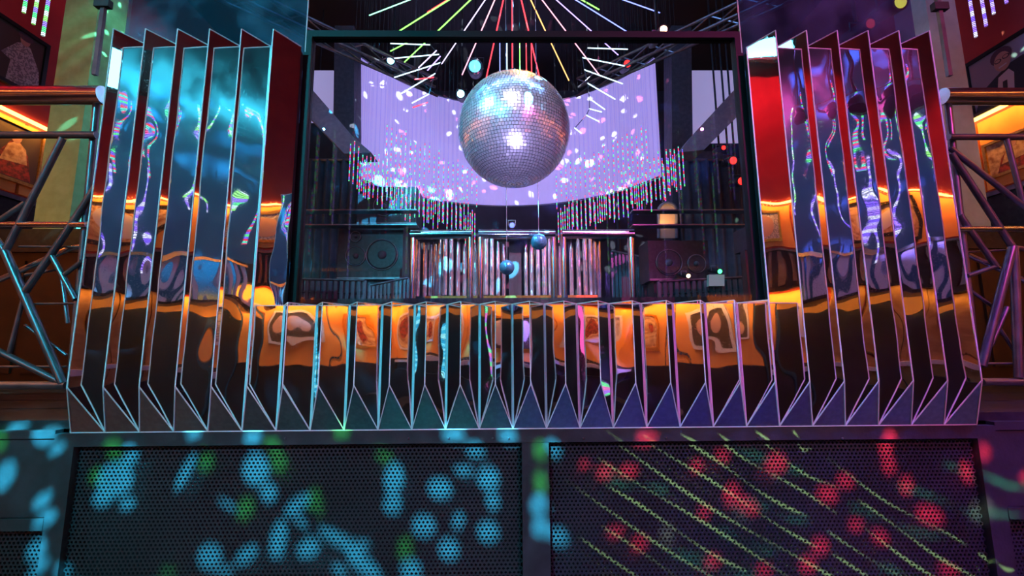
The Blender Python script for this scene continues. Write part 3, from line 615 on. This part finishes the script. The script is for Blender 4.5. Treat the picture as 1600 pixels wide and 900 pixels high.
a, b = P(666, 464, 3.6), P(932, 473, 3.6); put(MB().box((a.x, 3.5, PLZ), (b.x, 3.9, a.z)).build('plinth', 'gold'), TS)
a, b = P(648, 374, 3.7), P(948, 369, 3.7); put(MB().box((a.x, 3.55, a.z), (b.x, 3.85, b.z)).build('head_rail', 'black'), TS)
a, b = P(795, 373, 3.8), P(815, 470, 3.8); put(MB().box((a.x, 3.8, PLZ), (b.x, 3.95, a.z)).build('door_post', 'black'), TS)
def balus(label, xs, ytop, ybot, Y, wpx, Yend=None):
    t = thing('ribbed_balustrade', label, 'balustrade', (P(xs[0], ybot, Y).x, Y, min(PLZ, P(xs[0], ybot, Y).z)))
    n = len(xs); tops = []
    for q, x in enumerate(xs):
        u = q/max(1, n-1); Yq = Y+((Yend or Y)-Y)*u; yt = ytop[0]+(ytop[1]-ytop[0])*u; yb = ybot[0]+(ybot[1]-ybot[0])*u if isinstance(ybot, tuple) else ybot
        p0, p1 = P(x, yt, Yq), P(x, yb, Yq); hw = wpx*.5*(Yq-CAM.y)/F; tops.append(p0)
        put(MB().box((p0.x-hw, Yq, min(p1.z, PLZ)), (p0.x+hw, Yq+.03, p0.z)).build('slat', 'rib'), t)
    put(MB().tube(tops, .012, 6).build('top_rail', 'steel'), t)
    put(MB().tube([(p.x, p.y+.03, p.z-.12) for p in tops], .01, 6).build('back_rail', 'black'), t); return t
balus('low ribbed balustrade nearest the left window edge', list(range(462, 572, 9)), (436, 438), 480, 2.55, 5)
balus('blue lit ribbed balustrade left of the tube screen', list(range(578, 642, 6)), (446, 434), 474, 2.54, 3.4, 2.6)
balus('tall dark ribbed balustrade left of the tube screen', list(range(592, 646, 6)), (400, 392), 474, 3.2, 3.6, 3.6)
balus('tall dark ribbed balustrade right of the tube screen', list(range(956, 1022, 6)), (392, 404), 474, 3.6, 3.6, 3.2)
balus('low ribbed balustrade nearest the right window edge', list(range(1030, 1190, 9)), (440, 432), 480, 2.55, 5)

# ------------------------------------------------------------------ loudspeakers, shelves, arch, doors
def speaker(label, xa, xb, ya, yb, Y, cones):
    a, b = P(xa, ya, Y), P(xb, yb, Y); t = thing('loudspeaker', label, 'loudspeaker', ((a.x+b.x)/2, Y+.15, b.z))
    put(MB().box((a.x, Y, b.z), (b.x, Y+.32, a.z)).build('cabinet', 'black'), t)
    for x, y, r in cones:
        c = P(x, y, Y); r = r*(Y-CAM.y)/F
        put(MB().lathe([(r, 0), (r, .012), (r*.9, .014), (r*.35, -.0), (r*.01, .008)], c, 20, 'y').build('cone', 'black'), t)
        put(MB().tube([c+Vector((r*1.03*math.cos(q*math.pi/12), -.008, r*1.03*math.sin(q*math.pi/12))) for q in range(25)], .006, 6, False).build('surround', 'steel'), t)
        put(MB().lathe([(r*.3, .0), (r*.28, .012), (r*.16, .02), (r*.01, .023)], c, 16, 'y').build('dust_cap', 'pillar'), t)
    put(MB().box((a.x, Y-.004, b.z), (b.x, Y, b.z+.02)).build('grille_trim', 'steel'), t)
    if Y < 2.9: put(MB().box((a.x+.06, Y+.06, PLZ), (b.x-.06, Y+.28, b.z)).build('stand', 'black'), t)
    return t
speaker('black loudspeaker cabinet with a round cone left of the chrome rails', 530, 628, 353, 436, 2.75, [(597, 398, 24), (556, 400, 15), (556, 370, 8)])
speaker('upper black loudspeaker cabinet on the left shelf', 560, 650, 292, 350, 2.95, [(600, 322, 16)])
speaker('black loudspeaker cabinet right of the chrome rails', 1012, 1110, 376, 438, 2.75, [(1045, 410, 20), (1088, 412, 14)])
for s, nm, xa, xb in ((-1, 'left', 466, 652), (1, 'right', 988, 1188)):
    for y, w_ in ((329, 'upper'), (352, 'lower')):
        a, b = P(xa, y, 2.6), P(xb, y, 2.6)
        tag(MB().box((a.x, 2.58, a.z-.006), (b.x, 2.7, a.z+.006)).build('shelf', 'steel'), '%s thin shelf edge across the %s of the window' % (w_, nm), 'shelf')
AR = thing('arch_niche', 'warm lit arched niche right of the mirror ball', 'niche', P(1042, 372, 4.0))
poly = [(1029, 372), (1057, 372), (1057, 330)]+[(1043+14*math.cos(math.pi*q/8), 330-13*math.sin(math.pi*q/8)) for q in range(1, 8)]+[(1029, 330)]
pslab('niche_back', poly, 3.86, .02, 'warmwhite', root=AR)
put(MB().tube([P(x, y, 3.85) for x, y in poly[1:]+poly[:1]], .02, 6).build('arch_trim', 'beam'), AR)
pslab('pale_panel', [(1082, 325), (1090, 296), (1098, 284), (1112, 281), (1112, 325)], 3.8, .03, 'paledoor', 'pale green panel with a curved edge right of the arch', 'panel')
poly = [(1066, 478), (1066, 262), (1074, 244), (1095, 236), (1120, 236), (1138, 244), (1146, 262), (1152, 478)]
pslab('arch_pillar', poly, 4.05, .1, 'pillar', 'charcoal round topped panel at the right of the window', 'panel')
pslab('small_monitor', [(1108, 429), (1132, 429), (1132, 447), (1108, 447)], 2.5, .05, 'paledoor', 'small pale green screen box by the right balustrade', 'monitor')
nl = spot('niche_light', P(1043, 350, 3.7), P(1043, 330, 3.86), 120, (1, .5, .15), 3, .02)

for s_, nm, xa, xb in ((-1, 'left', 440, 560), (1, 'right', 1060, 1210)):  # drapes added as a surface to catch the cyan spots
    a, b = P(xa, 250, 3.75), P(xb, 250, 3.75); t = thing('added_drape', 'added dark pleated drape catching light spots behind the %s loudspeakers' % nm, 'drape', ((a.x+b.x)/2, 3.75, PLZ)); n = 60; vs = []; fs = []
    for q in range(n+1):
        u = q/n; x = a.x+(b.x-a.x)*u; y = 3.75+.03*math.sin(u*60)
        vs += [(x, y, PLZ), (x, y, a.z), (x, y+.01, PLZ), (x, y+.01, a.z)]
        if q < n: k = q*4; fs += [(k, k+4, k+5, k+1), (k+2, k+3, k+7, k+6), (k+1, k+5, k+7, k+3)]
    put(MB().add(vs, fs, True).build('pleats', 'drape'), t)
    put(MB().tube([(a.x, 3.75, a.z), (b.x, 3.75, b.z)], .02, 8).build('rod', 'steel'), t)
    for p in (a, b): put(MB().tube([(p.x, 3.77, PLZ), (p.x, 3.77, p.z)], .02, 8).build('upright', 'black'), t)
# ------------------------------------------------------------------ stage lamps
def lamp(label, x, y, Y, rpx, m, hang=True, face=(0, -1, -.25), cat='stage lamp'):
    c = P(x, y, Y); r = rpx*(Y-CAM.y)/F; d = Vector(face).normalized(); t = thing('stage_lamp', label, cat, c)
    put(MB().tube([c+d*.01, c-d*.05, c-d*.2, c-d*.24], [r*1.35, r*1.35, r*1.2, r*.6], 16).build('can', 'black'), t)
    put(MB().tube([c+d*.011, c+d*.016], [r, r*.85], 16).build('lens', m), t)
    sx = d.cross(Vector((0, 0, 1))).normalized(); k_ = c-d*.1
    put(MB().tube([k_+sx*r*1.4, k_+sx*r*1.45+Vector((0, 0, r*2.2)), k_-sx*r*1.45+Vector((0, 0, r*2.2)), k_-sx*r*1.4], .006, 6).build('yoke', 'steel'), t)
    if hang: put(MB().tube([k_+Vector((0, 0, r*2.2)), (k_.x, k_.y, CZ)], .012, 6).build('hanging_pipe', 'black'), t)
    return t
lamp('cyan stage lamp beside the left icy LED fan', 611, 95, 3.6, 6, 'e_cyan')
lamp('cyan stage lamp just left of the mirror ball', 720, 147, 4.2, 6, 'e_cyan')
lamp('red stage lamp beside the right icy LED fan', 980, 100, 3.6, 6, 'e_red')
lamp('small cyan stage lamp right of the mirror ball crown', 869, 149, 4.2, 3.5, 'e_cyan')
lamp('warm white stage lamp above the window frame top', 1036, 47, .9, 6, 'e_warm')
lamp('orange stage lamp at the top right behind the acrylic', 1405, 4, .9, 11, 'e_orange')
lamp('red stage lamp above the right tall fins', 1358, 38, .9, 8, 'e_red')
lamp('blue stage lamp above the middle chrome rail', 800, 352, 3.3, 4, 'e_blue', False)
lamp('uppermost small red lamp right of the arch', 1130, 231, 3.3, 3.5, 'e_red')
lamp('middle red lamp at the right window edge', 1145, 251, 3.3, 6, 'e_red')
lamp('lowest red lamp at the right window edge', 1158, 283, 3.3, 6, 'e_red')
lamp('small warm lamp right of the low loudspeaker', 1075, 431, 2.5, 3, 'e_warm', False)
lamp('small green lamp over the pale screen box', 1124, 424, 2.5, 3.5, 'e_green', False)
lamp('ghost reflection built as a glowing blue lantern above the mirror ball left shoulder', 742, 104, 4.0, 10, 'led_cyan')  # reflected glint of a small mirror ball, built as a lamp
# wash panels high on the side walls, bright in the fins
for s, nm in ((-1, 'left'), (1, 'right')):
    ya, yb, za, zb = (-.95, -.1, 4.6, 4.92) if s < 0 else (-2.05, -1.5, 4.0, 4.62)
    t = thing('wash_panel', 'bright cyan white wash panel high on the %s wall' % nm, 'stage lamp', (s*(WX-.2), (ya+yb)/2, za))
    put(MB().box((s*(WX-.26)-.05, ya, za), (s*(WX-.26)+.05, yb, zb)).build('housing', 'black'), t)
    xx = s*(WX-.32); put(MB().box((xx-.005, ya+.04, za+.04), (xx+.005, yb-.04, zb-.04)).build('lens', 'e_wash'), t)
    xs = sorted((s*(WX-.002), s*(WX-.22))); put(MB().box((xs[0], (ya+yb)/2-.03, za+.1), (xs[1], (ya+yb)/2+.03, za+.2)).build('bracket', 'black'), t)
for x, y, m, lab in ((-1.5, -4.2, 'e_bar_cyan', 'outer cyan light bar standing on the left of the dance floor'), (-.55, -4.25, 'e_bar_cyan', 'inner cyan light bar standing on the dance floor'), (.5, -4.25, 'e_bar_mix', 'green and violet light bar standing on the dance floor'), (1.6, -4.2, 'e_bar_pink', 'pink light bar standing on the right of the dance floor')):
    t = thing('light_bar', lab, 'stage lamp', (x, y, FZ))
    put(MB().box((x-.2, y-.15, FZ), (x+.2, y+.15, FZ+.05)).build('base', 'black'), t)
    put(MB().box((x-.07, y-.05, FZ+.05), (x+.07, y+.0, 1.3)).build('housing', 'black'), t)
    put(MB().box((x-.05, y, -.3), (x+.05, y+.015, 1.25)).build('lens', m), t)
# ceiling bars and cables
def bar(label, a, b, r=.03, m='black'):
    t = thing('lighting_truss', label, 'truss', (Vector(a)+Vector(b))/2); a, b = Vector(a), Vector(b); d = (b-a); n = 10
    offs = (Vector((0, 0, .12)), Vector((0, -.1, -.06)), Vector((0, .1, -.06)))
    for o in offs: put(MB().tube([a+o, b+o], .018, 6).build('chord', 'steel'), t)
    for q in range(n):
        for w_ in range(3): put(MB().tube([a+d*(q/n)+offs[w_], a+d*((q+1)/n)+offs[(w_+1) % 3]], .008, 5).build('lattice', 'steel'), t)
    for u in (.1, .9): p = a+d*u; put(MB().tube([p+offs[0], (p.x, p.y, CZ)], .008, 5).build('hanger', 'steel'), t)
bar('dark lattice lighting truss high at the left', (-3.2, 1.2, 3.4), (-.9, 3.6, 3.6))
bar('dark lattice lighting truss high at the right', (3.2, 1.2, 3.4), (.9, 3.6, 3.6))

# ------------------------------------------------------------------ gobo projectors, mostly added to throw mirror ball spots: lamp, drilled plate, housing
GA = .1
def E(x, y, a, b, ang=0, n=18):
    t = math.radians(-ang); return [(x+a*math.cos(q)*math.cos(t)-b*math.sin(q)*math.sin(t), y+a*math.cos(q)*math.sin(t)+b*math.sin(q)*math.cos(t)) for q in (2*math.pi*k/n for k in range(n))]
def projector(label, pos, target, col, pw, holes3d, rad=.00042):
    pos = Vector(pos); f = (Vector(target)-pos).normalized(); r = f.cross(Vector((0, 0, 1))).normalized(); u = r.cross(f)
    R = .075; loops = [[(R*math.cos(2*math.pi*k/40), R*math.sin(2*math.pi*k/40)) for k in range(40)]]
    for h in holes3d:
        pts = []
        for p in h:
            d = Vector(p)-pos; z = d.dot(f)
            if z <= 0: break
            pts.append((d.dot(r)/z*GA, d.dot(u)/z*GA))
        else:
            if all(x*x+y*y < (R*.94)**2 for x, y in pts): loops.append(pts)
    vs = []; fs = []
    for lp in loops:
        if sum(p[0]*q[1]-q[0]*p[1] for p, q in zip(lp, lp[1:]+lp[:1])) < 0: lp = lp[::-1]
        fs.append(list(range(len(vs), len(vs)+len(lp)))); vs += [Vector((x*100, y*100)) for x, y in lp]
    ov, oe, of, _, _, orf = delaunay_2d_cdt(vs, [], fs, 1, 1e-6)
    me = bpy.data.meshes.new('gobo_plate'); me.from_pydata([(v.x/100, v.y/100, 0) for v in ov], [], [q for q, o_ in zip(of, orf) if set(o_) == {0}]); me.materials.append(M['black'])
    t = thing('gobo_projector', label, 'projector', pos)
    B = Matrix(((r.x, u.x, -f.x), (r.y, u.y, -f.y), (r.z, u.z, -f.z))).to_4x4()
    g = bpy.data.objects.new('gobo_plate', me); COL.objects.link(g); g.parent = t; g.matrix_local = B@Matrix.Translation((0, 0, -GA))
    hb = MB(); hb.tube([-f*.14, -f*.12], [.05, .085], 24); hb.tube([-f*.12, f*.15], .085, 24, False); o = hb.build('housing', 'black', t)
    MB().tube([r*.09, r*.1+Vector((0, 0, .16)), -r*.1+Vector((0, 0, .16)), -r*.09], .008, 6).build('yoke', 'steel', t)
    MB().tube([Vector((0, 0, .16)), Vector((0, 0, CZ-pos.z))], .015, 8).build('hanging_pipe', 'black', t)
    l = bpy.data.lights.new('gobo_lamp', 'SPOT'); l.energy = pw; l.color = col; l.shadow_soft_size = rad; l.spot_size = 2*math.atan(.072/GA); l.spot_blend = 0
    lo = bpy.data.objects.new('gobo_lamp', l); COL.objects.link(lo); lo.parent = t; lo.rotation_euler = B.to_euler()
    return t
def onfront(px_list): return [[P(x, y, .02) for x, y in poly] for poly in px_list]
cyan = [(25,665,18,8,20),(77,683,20,17,30),(95,707,15,7,30),(12,748,14,26,-30),(72,787,18,10,35),(77,817,20,10,30),(60,862,20,17,45),(62,893,25,9,30),(102,893,11,7,40),
 (203,716,17,10,45),(180,750,30,26,40),(160,778,15,13,20),(199,787,13,9,20),(290,738,34,7,62),(400,734,21,25,0),(420,770,13,15,0),(355,788,18,4,-30),(465,789,26,10,40),(435,842,30,12,78),(328,870,20,19,45),(385,867,21,10,38),(482,856,20,13,30),
 (534,845,42,9,-28),(568,882,34,12,-38),(615,748,15,26,-8),(613,788,14,16,-30),(687,763,19,16,0),(662,822,18,17,0),(716,814,8,14,-30),(701,858,16,17,0),(763,748,17,18,0),(770,783,10,14,0),(763,831,17,16,0),(743,705,15,8,0),(712,685,18,8,0),(797,687,14,8,0),(724,735,15,7,0),
 (642,890,17,16,0),(567,850,12,6,0),(846,797,13,18,-20),(848,831,13,15,-20),(872,839,16,14,0),(866,704,11,10,0),(400,690,14,9,20),(308,684,12,6,20),(470,815,14,5,-40),(432,862,12,8,0),(530,890,14,6,-30),(350,893,16,5,20)]
green = [(180,706,13,13,0),(322,722,12,15,-15),(150,744,10,14,0),(435,722,13,15,-25),(428,700,11,8,0),(383,795,13,18,-15),(490,780,11,18,-15),(263,894,14,5,0),(601,714,15,7,-20),(633,856,12,18,-12),(846,711,10,16,0),(846,761,10,17,0),(537,682,13,7,0),(500,790,4,17,0),(4,690,10,20,0)]
red = [(1089,728,10,9,0),(1129,712,12,8,-15),(1213,724,17,15,0),(1143,772,12,17,-10),(1166,788,24,10,-30),(1293,772,17,12,-15),(1321,752,14,10,-15),(1384,698,11,18,0),(1389,727,11,14,0),(1416,758,11,14,0),(1453,805,23,13,-22),(1510,738,9,17,15),(1531,712,9,13,0),(1337,820,12,9,0),(1375,839,15,9,-30),(1281,854,14,12,0),(1262,883,14,12,0),(1114,876,13,9,0),(1193,891,14,8,0),(1482,891,18,7,-20),(945,738,13,10,0),(982,736,15,9,0),(962,831,14,8,0),(999,849,13,11,0),(913,726,8,6,0),(1006,690,17,6,0),(1597,751,8,8,0),(1100,800,10,8,0)]
pale = [(1042,836,12,16,0),(1530,800,16,17,0),(1213,745,8,5,0),(1155,800,20,5,-35)]
tgL, tgR = P(430, 790, .02), P(1220, 790, .02)
projector('added cyan gobo projector for mirror ball spots over the left dance floor', (-1.2, -3.3, 2.9), tgL, (.04, .68, 1), 14500, onfront([E(*e) for e in cyan]))
projector('added green gobo projector for mirror ball spots over the left dance floor', (-.7, -3.4, 3.0), tgL, (.05, .9, .12), 6500, onfront([E(*e) for e in green]))
projector('added red gobo projector for mirror ball spots over the right dance floor', (1.4, -3.3, 2.9), tgR, (1, .03, .07), 15000, onfront([E(*e) for e in red]))
projector('added pale gobo projector for mirror ball spots over the right dance floor', (.95, -3.4, 3.0), tgR, (.8, 1, .65), 2500, onfront([E(*e) for e in pale]))
def wavy(x0, y0, x1, y1, w, seed):
    n = 26; up_, dn = [], []
    for q in range(n+1):
        u = q/n; x = x0+(x1-x0)*u; y = y0+(y1-y0)*u+3.5*math.sin(u*7+seed)+5*math.sin(math.pi*u); ww = w*(.6+.4*math.sin(u*11+seed*2))*min(1, u*12+.15, (1-u)*12+.15)
        up_.append((x, y-ww)); dn.append((x, y+ww))
    return up_+dn[::-1]
ln = []; rn = random.Random(3)
for c in range(-83, 420, 36):
    x = 880+rn.uniform(0, 60)
    while x < 1560:
        y = c+.62*x; L = rn.uniform(200, 520); x2 = min(x+L, 1580); y2 = y+.62*(x2-x)
        if y > 1010: break
        if y2 > 682 :
            xs_ = x if y > 682 else (682-c)/.62
            ln.append(wavy(xs_, c+.62*xs_, x2, y2, rn.uniform(1.8, 3.2), rn.uniform(0, 6)))
        x = x2+rn.uniform(10, 30)
projector('yellow green line laser projector over the right dance floor', (.75, -3.1, 2.7), tgR, (.55, .95, .3), 9500, onfront(ln), .0001)
ln = []
for c in range(-60, 420, 70):
    x = 900+rn.uniform(0, 160)
    while x < 1560:
        y = c+.5*x+50; x2 = x+rn.uniform(80, 200); y2 = y+.3*(x2-x)
        if y > 690 and y2 < 930: ln.append(wavy(x, y, x2, y2, rn.uniform(2.5, 5), rn.uniform(0, 6)))
        x = x2+rn.uniform(30, 120)
projector('teal wisp projector over the right dance floor', (1.9, -3.0, 2.6), tgR, (.03, .8, .35), 5000, onfront(ln), .0004)
# added projectors throwing scattered mirror ball spots on the screen and the side walls
def scatter(label, pos, target, col, pw, n, seed, rmin, rmax, rad=.0003):
    q = random.Random(seed); pos = Vector(pos); f = (Vector(target)-pos).normalized(); r = f.cross(Vector((0, 0, 1))).normalized(); u = r.cross(f); cs = []; hs = []
    for _ in range(n*20):
        if len(cs) >= n: break
        x, y = q.uniform(-.6, .6), q.uniform(-.6, .6); s = q.uniform(rmin, rmax); a = q.uniform(0, 3.14); e = q.uniform(.5, .8)
        if x*x+y*y > .36 or any((x-c[0])**2+(y-c[1])**2 < (s+c[2]+.005)**2 for c in cs): continue
        cs.append((x, y, s)); h = []
        for k in range(14):
            t = 2*math.pi*k/14; px_, py_ = s*math.cos(t), s*e*math.sin(t)
            h.append(pos+f+r*(x+px_*math.cos(a)-py_*math.sin(a))+u*(y+px_*math.sin(a)+py_*math.cos(a)))
        hs.append(h)
    projector(label, pos, target, col, pw, hs, rad)
scatter('added white projector for mirror ball spots above the booth aimed at the curved screen', (-.3, .6, 3.6), (-.2, yc+R_, 3.1), (.8, .9, 1), 3000, 190, 11, .006, .02)
scatter('added pink projector for mirror ball spots above the booth aimed at the curved screen', (.5, .6, 3.6), (.5, yc+R_, 3.1), (1, .2, .45), 2600, 110, 12, .006, .018)
scatter('added cyan spot projector aimed at the left side of the window', (.9, .8, 3.4), (-1.2, 3.0, 1.7), (.06, .6, 1), 11000, 60, 13, .012, .035)
scatter('added cyan spot projector aimed at the left column', (-.9, .7, 3.8), (-3.1, 1.8, 2.0), (.15, .9, .75), 1800, 130, 14, .005, .012)
scatter('added mixed green spot projector aimed at the right column', (1.3, .7, 3.8), (3.1, 1.8, 2.2), (.5, .9, .5), 1300, 70, 15, .005, .012)
scatter('added cyan spot projector aimed at the left rear wall', (-.4, -1.4, 4.4), (-2.6, YR, 1.7), (.04, .5, .9), 5500, 70, 16, .012, .05, .0016)
scatter('added violet spot projector aimed at the right rear wall', (.4, -1.4, 4.4), (2.6, YR, 1.9), (.3, .2, 1), 6000, 70, 17, .012, .05, .0016)
